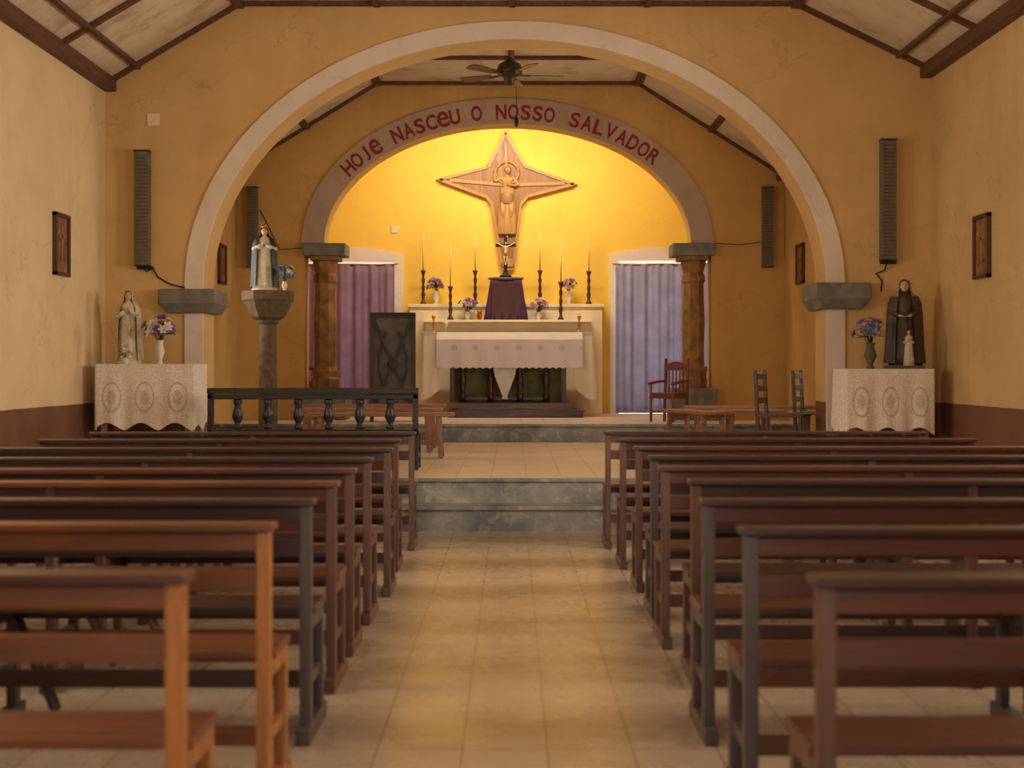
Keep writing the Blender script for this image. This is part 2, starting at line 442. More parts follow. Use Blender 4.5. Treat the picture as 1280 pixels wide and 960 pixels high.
def ceiling(name, prof, y0, y1, ys, longs):
    mb = MB(); n = len(prof)
    for i in range(n-1):
        (xa, za), (xb, zb) = prof[i], prof[i+1]
        vs = [(xa, y0, za), (xb, y0, zb), (xb, y1, zb), (xa, y1, za)]
        vs += [(p[0], p[1], p[2]+0.06) for p in vs]
        mb.add(vs, [(0, 1, 2, 3), (7, 6, 5, 4), (0, 4, 5, 1), (1, 5, 6, 2), (2, 6, 7, 3), (3, 7, 4, 0)], 'ceil')
    mb.build(name)
    bb = MB()
    for y in ys:
        for i in range(n-1):
            (xa, za), (xb, zb) = prof[i], prof[i+1]
            bb.beam((xa, y, za-0.02), (xb, y, zb-0.02), 0.07, 0.04, 'beam')
    for (x, z, w, h) in longs:
        bb.beam((x, y0, z), (x, y1, z), w, h, 'beam')
    return bb
prof = [(XL-0.02, 4.03), (-2.62, 4.82), (2.73, 4.82), (XR+0.02, 4.17)]
longs = [(XL+0.05, 4.02, 0.12, 0.12), (-2.62, 4.79, 0.08, 0.06), (2.73, 4.79, 0.08, 0.06), (XR-0.05, 4.15, 0.12, 0.12),
         (-3.60, 4.195, 0.05, 0.04), (3.72, 4.30, 0.05, 0.04), (0, 4.79, 0.06, 0.04), (-1.3, 4.79, 0.06, 0.04), (1.3, 4.79, 0.06, 0.04)]
bb = ceiling('ceiling', prof, DR, DA0, [DA0-0.04]+[DA0-1.5-1.9*k for k in range(8)], longs)
bb.build('trim_1')
fz = Z(103, DS0)
fxl, fxr = X(472, DS0), X(797, DS0)
prof2 = [(CXL-0.02, fz-0.62*(fxl-CXL)), (fxl, fz), (fxr, fz), (CXR+0.02, fz-0.64*(CXR-fxr))]
l2 = [(fxl, fz-0.02, 0.1, 0.06), (fxr, fz-0.02, 0.1, 0.06), (0, fz-0.02, 0.06, 0.04),
      (CXL+0.05, prof2[0][1]-0.01, 0.1, 0.1), (CXR-0.05, prof2[3][1]-0.01, 0.1, 0.1),
      ((fxr+CXR)/2, (fz+prof2[3][1])/2-0.02, 0.08, 0.05), ((fxl+CXL)/2, (fz+prof2[0][1])/2-0.02, 0.08, 0.05)]
bb = ceiling('ceiling_chancel', prof2, DA1, DS0, [DS0-0.05, 16.4, 15.0, 13.7], l2)
bb.build('trim_2')
mb = MB(); mb.box(SXL-0.3, SXR+0.3, DS1, DB+0.3, 5.4, 5.5, 'wall_y'); mb.build('ceiling_sanctuary')

mb = MB(); mb.box(XL-0.3, XR+0.3, DR-0.3, ST1, -0.1, 0, 'floor'); mb.build('floor')
mb = MB()
mb.box(XL, XR, ST1, ST2+0.02, -0.1, Z1-0.03, 'riser'); mb.box(XL, XR, ST1-0.02, ST2+0.02, Z1-0.03, Z1, 'riser')
mb.box(XL, XR, ST2, ST2+0.05, Z1-0.03, Z2-0.03, 'riser'); mb.box(XL, XR, ST2-0.02, ST2+0.05, Z2-0.03, Z2-0.001, 'riser')
mb.build('chancel_steps', bevel=0.006)
mb = MB(); mb.box(XL, XR, ST2+0.05, DA1, 0.0, Z2, 'floor2'); mb.box(CXL, CXR, DA1, ST3, 0.0, Z2, 'floor2'); mb.build('floor_chancel')
mb = MB(); mb.box(CXL, CXR, ST3, ST3+0.06, Z2, Z3-0.035, 'riser'); mb.box(CXL, CXR, ST3-0.02, ST3+0.06, Z3-0.035, Z3-0.001, 'riser')
mb.build('sanctuary_step', bevel=0.006)
mb = MB(); mb.box(CXL, CXR, ST3+0.06, DS0, 0, Z3, 'floor2'); mb.box(SXL, SXR, DS0, DB, 0, Z3, 'floor2'); mb.build('floor_sanctuary')
mb = MB(); mb.box(-14, 14, -14, 32, -0.3, -0.12, 'earth'); mb.build('ground')

def impost(xa, xb, ya, yb, zt, zb, taper, name):
    mb = MB(); zm = zt-(zt-zb)*0.6
    rings = [[(xa+taper, ya+taper, zb), (xb-taper, ya+taper, zb), (xb-taper, yb, zb), (xa+taper, yb, zb)],
             [(xa, ya, zm), (xb, ya, zm), (xb, yb, zm), (xa, yb, zm)],
             [(xa, ya, zt), (xb, ya, zt), (xb, yb, zt), (xa, yb, zt)]]
    mb.loft(rings, 'grey', smooth=False)
    return mb.build(name, bevel=0.015)
d = 12.95
impost(X(197, d), X(268, d), d, DA1+0.05, Z(361, d), Z(391, d), 0.07, 'pier_impost')
impost(X(1020, d), X(1090, d), d, DA1+0.05, Z(353, d), Z(386, d), 0.07, 'pier_impost')

for pc, nm in ((407, 'stone_column'), (866.5, 'stone_column')):
    d = DS0+0.1; x = X(pc, d); mb = MB()
    zb, zt = Z(485, DS0), scz
    xa, xb = X(pc-27, DS0), X(pc+26, DS0)
    mb.box(xa, xb, DS0-0.16, DS1, zt-0.16, zt, 'grey')
    mb.box(xa+0.09, xb-0.09, DS0-0.1, DS1-0.03, zt-0.22, zt-0.16, 'ochrestone')
    hh = zt-0.22-zb
    pr = [(0.19, 0), (0.19, 0.12), (0.165, 0.14), (0.175, 0.22), (0.15, 0.28), (0.145, 0.5), (0.155, hh*0.5), (0.14, hh-0.3), (0.16, hh-0.27), (0.16, hh-0.2), (0.135, hh-0.16), (0.17, hh-0.04), (0.17, hh)]
    mb.lathe(pr, (x, d, zb), 'ochrestone', seg=8, smooth=False, rot=pi/8)
    mb.box(X(pc-28, DS0), X(pc+27, DS0), DS0-0.2, DS1, Z3, zb, 'grey')
    mb.build(nm, bevel=0.01)

# ------------------------------------------------------------------ lettering
def letter_mesh(ch):
    cu = bpy.data.curves.new('t', 'FONT'); cu.body = ch; cu.size = 1; cu.extrude = 0.03
    cu.offset = 0.0 if ch == 'e' else 0.025
    o = bpy.data.objects.new('t', cu); COL.objects.link(o)
    dg = bpy.context.evaluated_depsgraph_get(); dg.update()
    me = bpy.data.meshes.new_from_object(o.evaluated_get(dg))
    vs = [v.co.copy() for v in me.vertices]; fs = [tuple(p.vertices) for p in me.polygons]
    bpy.data.objects.remove(o); bpy.data.curves.remove(cu); bpy.data.meshes.remove(me)
    return vs, fs
cache = {}
mb = MB()
ma, mbb = 243*s2, 164.5*s2
th = [pi-pi*i/2000 for i in range(2001)]
arc = [0]
for i in range(2000):
    p = (ma*cos(th[i]), mbb*sin(th[i])); q = (ma*cos(th[i+1]), mbb*sin(th[i+1]))
    arc.append(arc[-1]+sqrt((p[0]-q[0])**2+(p[1]-q[1])**2))
def arc_at_px(px):
    c = (px-634.5)/243.0; t = math.acos(c); i = int(round((pi-t)/pi*2000)); return arc[i]
def th_at(a):
    for i in range(2000):
        if arc[i+1] >= a: return th[i]
    return 0
for word, p0, p1 in (('HOJe', 436, 470), ('NASCeU', 497, 569), ('O', 596, 596), ('NOSSO', 627, 687), ('SALVADOR', 719, 817)):
    a0, a1 = arc_at_px(p0), arc_at_px(p1); n = len(word)
    for i, ch in enumerate(word):
        a = a0 if n == 1 else a0+(a1-a0)*i/(n-1)
        t = th_at(a)
        if ch not in cache: cache[ch] = letter_mesh(ch)
        vs, fs = cache[ch]
        xs = [v.x for v in vs]; yy = [v.y for v in vs]
        cx = (min(xs)+max(xs))/2; cy = (min(yy)+max(yy))/2
        sy_ = 0.20/(max(yy)-min(yy)); sx_ = min(sy_*1.1, 0.14/(max(xs)-min(xs)))
        tx, tz = ma*sin(t), -mbb*cos(t)
        ang = math.atan2(tz, tx)
        base_T = Matrix.Translation((scx+ma*cos(t), DS0-0.034, scz+mbb*sin(t))) @ Matrix.Rotation(-ang, 4, 'Y') @ Matrix.Rotation(pi/2, 4, 'X')
        # lower-case letters get their weight from doubled strokes
        for (ox_, oy_, oz_) in (((-.006, -.004, 0), (.006, -.004, .001), (0, .005, .002)) if ch == 'e' else ((0, 0, 0),)):
            T = base_T @ Matrix.Translation((ox_, oy_, oz_)) @ Matrix.Diagonal((sx_, sy_, 0.05, 1)) @ Matrix.Translation((-cx, -cy, 0))
            mb.add(vs, fs, 'redtxt', False, T)
mb.build('painted_inscription')

# ------------------------------------------------------------------ pews
def pew_mesh(L, side, board, post, top):
    mb = MB(); sg = 1 if side > 0 else -1
    def bx(a, b, *r):
        a, b = sorted((a*sg, b*sg)); mb.box(a, b, *r)
    bx(-0.012, L+0.012, -0.05, 0.055, 0.82, 0.842, top)
    bx(0.0, L, -0.022, 0.0, 0.76, 0.815, board)
    bx(0.0, L, -0.022, 0.0, 0.64, 0.705, board)
    bx(-0.005, L+0.005, 0.045, 0.31, 0.43, 0.455, board)
    bx(0.02, L-0.02, 0.27, 0.29, 0.37, 0.43, board)
    bx(0.02, L-0.02, 0.0, 0.02, 0.18, 0.24, board)
    for x in (0.0, L/2-0.02, L-0.04):
        bx(x, x+0.04, -0.03, 0.025, 0.05, 0.82, post)
        bx(x, x+0.04, 0.25, 0.295, 0.05, 0.43, post)
        bx(x-0.004, x+0.044, -0.09, 0.34, 0.0, 0.055, post)
        bx(x, x+0.04, 0.02, 0.26, 0.38, 0.43, post)
        bx(x+0.008, x+0.032, 0.02, 0.26, 0.18, 0.22, post)
    x = (L/2)*sg
    mb.beam((x+0.25, 0.01, 0.1), (x, 0.27, 0.4), 0.03, 0.04, post)
    return mb.build('church_pew', mesh_only=True)
right = [(3.0, .67, 'pewA', 'pewP', 'pewB'), (3.92, .667, 'pewA', 'pewG', 'pewB'), (4.76, .667, 'pewA', 'pewG', 'pewB'), (5.6, .737, 'pewB', 'pewP', 'pewB'),
         (6.36, .697, 'pewA', 'pewP', 'pewA'), (7.12, .725, 'pewB', 'pewG', 'pewB'), (7.95, .722, 'pewA', 'pewP', 'pewA'), (8.85, .702, 'pewB', 'pewP', 'pewB'), (9.85, .675, 'pewA', 'pewP', 'pewB')]
left = [(3.05, .732, 'pewC', 'pewO', 'pewA'), (4.02, .712, 'pewC', 'pewO', 'pewC'), (4.76, .70, 'pewB', 'pewG', 'pewB'), (5.5, .71, 'pewA', 'pewP', 'pewC'),
        (6.2, .72, 'pewB', 'pewP', 'pewA'), (6.95, .72, 'pewA', 'pewP', 'pewB'), (7.8, .695, 'pewB', 'pewP', 'pewB'), (8.75, .73, 'pewA', 'pewP', 'pewB'), (9.75, .70, 'pewB', 'pewP', 'pewB')]
pc = {}
for side, rows in ((1, right), (-1, left)):
    for (y, x, b, p, t) in rows:
        k = (side, b, p, t)
        if k not in pc: pc[k] = pew_mesh(2.3, side, b, p, t)
        place('church_pew', pc[k], (x*side, y, 0), rz=radians(random.uniform(-.5, .5)), bevel=0.005)

# ------------------------------------------------------------------ balustrade-backed bench on platform
d = 12.0; xa, xb = X(260, d), X(523, d); zb = Z2; zt = Z(485, d)
mb = MB()
mb.box(xa, xb, -0.05, 0.05, zt-zb-0.05, zt-zb, 'black')
mb.box(xa, xb, -0.03, 0.03, zt-zb-0.10, zt-zb-0.055, 'black')
mb.box(xa, xb, -0.03, 0.03, 0.30, 0.36, 'black')
mb.box(xa, xb, 0.03, 0.34, 0.32, 0.345, 'black')
for x in (xa, xb-0.05, (xa+xb)/2):
    z1 = zt-zb-0.05 if x != (xa+xb)/2 else 0.3
    mb.box(x, x+0.05, -0.03, 0.03, 0, z1, 'black'); mb.box(x, x+0.05, 0.29, 0.34, 0, 0.32, 'black')
    mb.box(x, x+0.05, 0.03, 0.29, 0.1, 0.14, 'black')
hh = zt-zb-0.10-0.36
for px in (297, 335, 373, 411, 450, 488):
    mb.lathe([(0.03, 0), (0.04, 0.02), (0.024, 0.05), (0.05, hh*0.4), (0.045, hh*0.55), (0.026, hh*0.78), (0.042, hh*0.9), (0.034, hh)], (X(px, d), 0, 0.36), 'black', 12)
mb.build('baluster_bench', (0, d, zb), bevel=0.006)

def low_bench(loc, L, rz=0, w=0.28, h=0.45, name='low_bench', m='plank'):
    mb = MB()
    mb.box(-L/2, L/2, -w/2, w/2, h-0.035, h, m)
    for sx in (-1, 1):
        x = sx*(L/2-0.16)
        mb.box(x-0.02, x+0.02, -w/2+0.02, w/2-0.02, h-0.1, h-0.035, m)
        for sy in (-1, 1):
            mb.beam((x, sy*(w/2-0.05), h-0.04), (x+sx*0.03, sy*(w/2-0.03), 0), 0.045, 0.045, m)
    mb.beam((-L/2+0.16, 0, 0.15), (L/2-0.16, 0, 0.15), 0.03, 0.05, m)
    return mb.build(name, loc, rz, bevel=0.005)
low_bench((X(530, 13.6)-0.45, 13.7, Z2), 1.5, w=0.34)
low_bench((-1.55, 14.6, Z2), 1.6, w=0.36, h=0.47)
low_bench((-1.55, 15.4, Z2), 1.6, w=0.36, h=0.49)
low_bench((X(940, 15.3), 15.4, Z2), 1.5, radians(-3), w=0.34, h=0.47)
low_bench((X(872, 14.3), 14.5, Z2), 1.15, radians(108), w=0.3)
low_bench((X(930, 14.6)+0.05, 14.65, Z2), 0.7, radians(3), w=0.3)

def ladder_chair(loc, rz, m, name='ladder_back_chair'):
    mb = MB(); h = 0.88
    for sx in (-1, 1):
        mb.beam((sx*0.19, 0.2, 0), (sx*0.19, 0.24, h), 0.035, 0.035, m)
        mb.beam((sx*0.19, -0.2, 0), (sx*0.19, -0.2, 0.43), 0.035, 0.035, m)
        mb.beam((sx*0.19, -0.2, 0.2), (sx*0.19, 0.2, 0.2), 0.02, 0.025, m)
    mb.box(-0.22, 0.22, -0.23, 0.21, 0.42, 0.45, m)
    for z in (0.58, 0.7, 0.82): mb.box(-0.19, 0.19, 0.215, 0.232, z-0.03, z+0.03, m)
    mb.beam((-0.19, -0.2, 0.25), (0.19, -0.2, 0.25), 0.02, 0.025, m)
    return mb.build(name, loc, rz, bevel=0.004)
ladder_chair((X(951, 13.5)+0.22, 13.45, Z2), radians(66), 'pewB')
ladder_chair((X(1001, 13.9)+0.22, 14.0, Z2), radians(66), 'steel2')
def arm_chair(loc, rz, cushion=None):
    mb = MB(); m = 'chair'
    for sx in (-1, 1):
        mb.lathe([(0.025, 0), (0.03, 0.2), (0.02, 0.24), (0.03, 0.42), (0.02, 0.46), (0.025, 0.64)], (sx*0.25, -0.22, 0), m, 10)
        mb.beam((sx*0.25, 0.24, 0), (sx*0.25, 0.3, 1.02), 0.045, 0.045, m)
        mb.tube([(sx*0.25, 0.27, 0.7), (sx*0.27, 0.0, 0.68), (sx*0.26, -0.27, 0.65)], [0.02, 0.022, 0.028], m)
        mb.ell((sx*0.25, 0.3, 1.05), (0.03, 0.03, 0.045), m, 10)
    mb.box(-0.27, 0.27, -0.25, 0.27, 0.4, 0.44, m)
    mb.box(-0.25, 0.25, -0.23, 0.23, 0.44, 0.5, cushion or m)
    n = 12
    mb.prism([(-0.25, 0.88)]+[(-0.25+0.5*i/n, 0.96+0.07*sin(pi*i/n)) for i in range(n+1)]+[(0.25, 0.88)], 0.26, 0.30, m)
    if cushion: mb.box(-0.2, 0.2, 0.24, 0.28, 0.55, 0.9, cushion)
    else:
        for k in range(5): mb.tube([(-0.16+0.08*k, 0.26, 0.5), (-0.16+0.08*k, 0.28, 0.9)], 0.014, m)
    mb.beam((-0.25, -0.22, 0.18), (0.25, -0.22, 0.18), 0.03, 0.03, m)
    o = mb.build('wooden_armchair', loc, rz, bevel=0.004); return o
o = arm_chair((X(836, 17.1), 17.15, Z3), radians(-40)); o.scale = (0.66, 0.66, 0.74)
arm_chair((-2.78, 19.0, Z3), radians(75), 'redcloth')
arm_chair((2.80, 19.0, Z3), radians(-75), 'redcloth')

# ------------------------------------------------------------------ lectern
d = 17.3; mb = MB(); w = 0.29; h = Z(392, d)-Z3
mb.box(-w, w, 0, 0.04, 0.06, h, 'steel2')
for a in (-w, w-0.045): mb.box(a, a+0.045, -0.03, 0.06, 0, h+0.01, 'steel')
mb.box(-w, w, -0.03, 0.06, h-0.05, h+0.01, 'steel'); mb.box(-w, w, -0.03, 0.06, 0.06, 0.12, 'steel')
mb.beam((-w+0.04, -0.012, 0.14), (w-0.04, -0.012, h-0.06), 0.04, 0.03, 'strap')
mb.beam((w-0.04, -0.014, 0.14), (-w+0.04, -0.014, h-0.06), 0.04, 0.03, 'strap')
mb.tube([(0, -0.05, h/2+0.04), (0, 0.0, h/2+0.04)], [0.06, 0.07], 'strap', 16)
for px_ in (-1, 1):
    pts_ = [(px_*(0.08+0.10*sin(pi*i/10)), -0.02, h*0.25+h*0.58*i/10) for i in range(11)]
    mb.tube(pts_, 0.012, 'strap', 8)
mb.box(-w, -w+0.04, 0.04, 0.36, 0, h-0.1, 'steel2'); mb.box(w-0.04, w, 0.04, 0.36, 0, h-0.1, 'steel2')
mb.beam((0, -0.05, h+0.0), (0, 0.42, h-0.1), 2*w, 0.03, 'steel')
mb.build('lectern', (X(491, d), d, Z3), radians(4), bevel=0.004)

# ------------------------------------------------------------------ skirts / cloths
def skirt(mb, path, zt, hem, amp, k, flare, mat, n=160, rows=14):
    segs = []; L = 0
    for a, b in zip(path, path[1:]):
        l = sqrt((b[0]-a[0])**2+(b[1]-a[1])**2); segs.append((L, l, a, b)); L += l
    rings = []
    for j in range(rows+1):
        t = j/rows; row = []
        for i in range(n+1):
            s_ = L*i/n
            for (l0, l, a, b) in segs:
                if s_ <= l0+l+1e-9: break
            u = (s_-l0)/l
            px, py = a[0]+(b[0]-a[0])*u, a[1]+(b[1]-a[1])*u
            nx, ny = (b[1]-a[1])/l, -(b[0]-a[0])/l
            off = flare*t+amp*(t**0.8)*(0.6*sin(k*s_)+0.4*sin(k*1.7*s_+1.3))+0.004
            z = zt+(hem(s_/L)-zt)*t
            row.append((px+nx*off, py+ny*off, z))
        rings.append(row)
    mb.loft(rings, mat, closed=False, cap=False)

def side_table(px0, px1, pyt, pyb, name):
    d = 12.35; x0, x1 = X(px0, d), X(px1, d); zt = Z(pyt, d)-Z2; zb = Z(pyb, d)-Z2
    w = x1-x0; cx = (x0+x1)/2; D = 0.5
    lm = lace('lace_'+name, (236, 224, 212), (164, 142, 124), w/3.0, -w/2, (zt+zb)/2, w/3*0.27, 0.13)
    mb = MB()
    mb.box(-w/2+0.03, w/2-0.03, 0.02, D-0.02, zt-0.04, zt-0.006, 'plank')
    for sx in (-1, 1):
        for y in (0.05, D-0.05): mb.box(sx*(w/2-0.07)-0.025, sx*(w/2-0.07)+0.025, y-0.025, y+0.025, 0, zt-0.04, 'plank')
    mb.box(-w/2, w/2, -0.005, D, zt-0.006, zt, lm)
    hem = lambda s: zb+0.0+0.07*abs(cos(pi*s*6.2))**1.5
    skirt(mb, [(-w/2, D), (-w/2, 0), (w/2, 0), (w/2, D)], zt, hem, 0.022, 22, 0.01, lm)
    mb.build('lace_covered_side_table', (cx, d, Z2))
    return cx, d, Z2+zt
tl = side_table(119, 243, 455, 538, 'l')
tr = side_table(1058, 1168, 461, 544, 'r')

# ------------------------------------------------------------------ flowers
def bouquet(loc, vase_h, vr, fr, cols, n=14, vmat='porc', name='flower_vase', fh=None):
    mb = MB()
    mb.lathe([(vr*0.6, 0), (vr*0.65, 0.01), (vr*0.35, vase_h*0.15), (vr, vase_h*0.5), (vr*0.55, vase_h*0.85), (vr*0.8, vase_h)], (0, 0, 0), vmat, 16)
    cz = vase_h+fr*0.6; fh = fh or fr*0.8
    for i in range(n):
        a = random.uniform(0, 2*pi); ph = random.uniform(-0.25, 1.3); rr = fr*random.uniform(0.55, 1)
        c = Vector((rr*cos(a)*cos(ph), rr*sin(a)*cos(ph)*0.8, cz+fh*sin(ph)))
        mb.tube([(0, 0, vase_h*0.8), (c.x*0.4, c.y*0.4, (vase_h+c.z)/2), c], 0.003, 'leaf', 5)
        nrm = (c-Vector((0, 0.05, cz-fr*0.3))).normalized()
        q = nrm.to_track_quat('Z', 'Y').to_matrix().to_4x4()
        col = random.choice(cols); pr = fr*random.uniform(0.28, 0.4)
        for ly in range(2):
            for k in range(6):
                an = 2*pi*k/6+ly*0.5; L = pr*(1-0.3*ly)
                R = Matrix.Translation(c) @ q @ Matrix.Rotation(an, 4, 'Z') @ Matrix.Rotation(-0.35-0.45*ly, 4, 'Y')
                vs = [(0, 0, 0), (L*0.5, L*0.34, L*0.08), (L, L*0.16, 0), (L*1.05, 0, -L*0.05), (L, -L*0.16, 0), (L*0.5, -L*0.34, L*0.08)]
                mb.add(vs, [(0, 1, 2, 3), (0, 3, 4, 5)], col, True, R)
        mb.ell(tuple(c), (pr*0.16,)*3, 'fl_y', 8)
    for i in range(n):
        a = random.uniform(0, 2*pi); ph = random.uniform(-0.15, 0.9)
        dv = Vector((cos(a)*cos(ph), sin(a)*cos(ph), sin(ph)))
        q = dv.to_track_quat('X', 'Z').to_matrix().to_4x4(); L = fr*1.05
        vs = [(0, 0, 0), (L*0.5, L*0.12, L*0.04), (L, 0, 0), (L*0.5, -L*0.12, L*0.04)]
        mb.add(vs, [(0, 1, 2, 3)], 'leaf', True, Matrix.Translation((0, 0, cz-fr*0.2)) @ q)
    return mb.build(name, loc)
bouquet((X(200, 12.5), 12.5, tl[2]), 0.22, 0.045, 0.15, [M['fl_b'], M['fl_p'], M['fl_w']], 20)
bouquet((X(157, 12.42), 12.42, tl[2]), 0.06, 0.05, 0.08, [M['fl_w'], M['fl_y']], 8)
bouquet((X(1088, 12.5), 12.5, tr[2]), 0.24, 0.06, 0.15, [M['fl_b'], M['fl_p'], M['fl_pk']], 20, vmat='grille')

# ------------------------------------------------------------------ statues
def statue_parts(mb, T, robe, cloak, skin, hair, pose='pray', hood=True, crown=False, veil=None, cg=0.75):
    seg = 40
    mb.lathe([(0.001, 0), (0.17, 0), (0.175, 0.02), (0.15, 0.045), (0.001, 0.045)], (0, 0, 0), robe, 24, T=T)
    P_ = [(0.04, .150, .125), (0.12, .142, .118), (0.3, .125, .105), (0.45, .115, .092), (0.55, .108, .082), (0.62, .092, .070), (0.70, .106, .076), (0.76, .112, .074), (0.80, .098, .062), (0.825, .045, .042), (0.85, .032, .034)]
    rings = []
    for z, rx, ry in P_:
        am = 0.11*max(0, (0.72-z))/0.7; r = []
        for k in range(seg):
            a = 2*pi*k/seg
            f = 1+am*cos(9*a+3*z)+am*0.5*cos(14*a)
            r.append((rx*f*cos(a), ry*f*sin(a), z))
        rings.append(r)
    mb.loft(rings, robe, T=T)
    hz = 0.905
    mb.ell((0, -0.010, hz), (0.044, 0.052, 0.060), skin, 18, T)
    mb.ell((0, -0.024, hz-0.035), (0.030, 0.034, 0.030), skin, 14, T)
    mb.ell((0, -0.063, hz-0.008), (0.007, 0.011, 0.016), skin, 8, T)
    mb.ell((0, -0.058, hz-0.032), (0.013, 0.004, 0.004), M['redtxt'], 8, T)
    for sx in (-1, 1):
        mb.ell((sx*0.017, -0.057, hz+0.008), (0.007, 0.004, 0.004), M['blk'], 8, T)
        mb.ell((sx*0.017, -0.058, hz+0.019), (0.011, 0.003, 0.002), hair, 8, T)
        mb.ell((sx*0.046, 0.0, hz), (0.007, 0.012, 0.016), skin, 8, T)
    mb.ell((0, 0.012, hz+0.014), (0.049, 0.052, 0.060), hair, 16, T)
    if cloak is not None:
        C_ = [(0.06, .195, .165, cg), (0.2, .185, .15, cg), (0.4, .178, .135, cg), (0.6, .172, .12, cg*0.95), (0.72, .160, .11, cg*0.9), (0.79, .132, .09, cg*0.9), (0.825, .085, .078, 0.75), (0.86, .062, .068, 0.95), (0.90, .060, .068, 1.0), (0.94, .055, .064, 0.95), (0.97, .036, .050, 0.6), (0.98, .008, .01, 0.1)]
        if not hood: C_ = C_[:7]
        rings = []; n = 36
        for z, rx, ry, g in C_:
            r = []
            for k in range(n+1):
                a = g+(2*pi-2*g)*k/n
                am = 0.07*max(0, 0.8-z); f = 1+am*cos(11*a+2*z)
                r.append((rx*f*sin(a), 0.008-ry*f*cos(a), z))
            rings.append(r)
        k0 = 6 if veil is None else 5
        mb.loft(rings[:k0+1], cloak, closed=False, cap=False, T=T)
        mb.loft(rings[k0:], veil or cloak, closed=False, cap=False, T=T)
    for sx in (-1, 1):
        if pose == 'pray': S, E, W, Hd = (0.095, 0, 0.765), (0.125, -0.03, 0.64), (0.03, -0.115, 0.69), (0.008, -0.13, 0.735)
        else: S, E, W, Hd = (0.095, 0, 0.765), (0.13, -0.03, 0.62), (0.06, -0.13, 0.58), (0.03, -0.15, 0.57)
        f = lambda p: (p[0]*sx, p[1], p[2])
        sleeve = cloak if (cloak is not None and cg < 0.6) else robe
        mb.tube([f(S), f(E), f(W)], [0.036, 0.040, 0.030], sleeve, 12, T)
        mb.ell(f(E), (0.04, 0.04, 0.04), sleeve, 12, T)
        mb.tube([f(W), f(((W[0]+Hd[0])/2, (W[1]+Hd[1])/2, (W[2]+Hd[2])/2)), f(Hd)], [0.013, 0.016, 0.013], skin, 10, T)
        dv = (Vector(Hd)-Vector(W)).normalized()
        for q in range(4):
            o = Vector((0, 0.009*(q-1.5), 0)) if pose == 'pray' else Vector((0.008*(q-1.5), 0.004, 0))
            b0 = Vector(Hd)+o; b1 = b0+dv*(0.022+0.004*(1.5-abs(q-1.5)))
            mb.tube([f(b0), f((b0+b1)/2+Vector((0, -0.001, 0))), f(b1)], [0.0045, 0.0042, 0.003], skin, 6, T)
        b0 = Vector(Hd)-dv*0.012+Vector((-0.004, -0.012, 0)); mb.tube([f(b0), f(b0+dv*0.014+Vector((-0.004, -0.006, 0)))], [0.005, 0.0035], skin, 6, T)
    if crown:
        mb.lathe([(0.036, 0), (0.040, 0.015), (0.034, 0.02)], (0, 0, 0.965), 'gold', 16, T=T)
        for k in range(8):
            a = 2*pi*k/8
            mb.tube([(0.038*cos(a), 0.038*sin(a), 0.98), (0.034*cos(a), 0.034*sin(a), 1.01), (0.004*cos(a), 0.004*sin(a), 1.035)], [0.005, 0.004, 0.003], 'gold', 6, T)
        mb.ell((0, 0, 1.045), (0.009, 0.009, 0.012), 'gold', 8, T)

h = (450-355)*12.5/F
mb = MB(); T = Matrix.Diagonal((h, h, h, 1))
statue_parts(mb, T, M['st_white'], M['st_cream'], M['skin'], M['hair'], 'pray', True, False)
mb.tube([(0.02*h, -0.15*h, 0.70*h), (0.05*h, -0.15*h, 0.5*h), (0.03*h, -0.155*h, 0.38*h)], 0.004, 'gold', 6)
mb.build('virgin_mary_statue', (X(158, 12.6), 12.66, tl[2]), radians(12), solid=0)
h = (460-345)*12.55/F
mb = MB(); T = Matrix.Diagonal((h*1.12, h*1.1, h, 1))
statue_parts(mb, T, M['st_brown'], M['st_brown'], M['skin2'], M['hair'], 'hold', True, False, veil=M['st_grey'], cg=0.5)
T2 = Matrix.Translation((0.03, -0.23*h, 0.03*h)) @ Matrix.Diagonal((h*0.36, h*0.32, h*0.4, 1))
statue_parts(mb, T2, M['st_cream'], None, M['skin2'], M['hair'], 'pray', True, False)
mb.box(-0.22*h, 0.2*h, -0.29*h, 0.18*h, 0.0, 0.03, 'st_brown')
mb.build('saint_statue_with_child', (X(1133, 12.6), 12.66, tr[2]+0.001), radians(-14))

d = 15.0; x = X(335, d); zt = Z(364, d)
mb = MB(); zc = Z(400, d)-Z2; ztop = zt-Z2
mb.lathe([(0.24, 0), (0.24, 0.12), (0.2, 0.16), (0.105, 0.18), (0.095, zc-0.05), (0.12, zc-0.03), (0.12, zc)], (0, 0, 0), 'pedstone', 24, smooth=False)
mb.lathe([(0.14, zc), (0.19, zc+0.03), (0.27, ztop-0.12), (0.29, ztop-0.1), (0.29, ztop)], (0, 0, 0), 'pedstone', 8, smooth=False, rot=pi/8)
mb.build('statue_pedestal', (x, d, Z2), bevel=0.008)
h = (360-278)*d/F
mb = MB(); T = Matrix.Diagonal((h*1.15, h*1.1, h, 1))
statue_parts(mb, T, M['st_white'], M['st_blue'], M['skin'], M['hair'], 'pray', True, True, cg=0.62, veil=M['st_blue'])
mb.build('crowned_virgin_statue', (x-0.04, d, zt), radians(10))
bouquet((X(356, d-0.12), d-0.14, zt), 0.1, 0.035, 0.12, [M['fl_w'], M['fl_b'], M['fl_b']], 14)

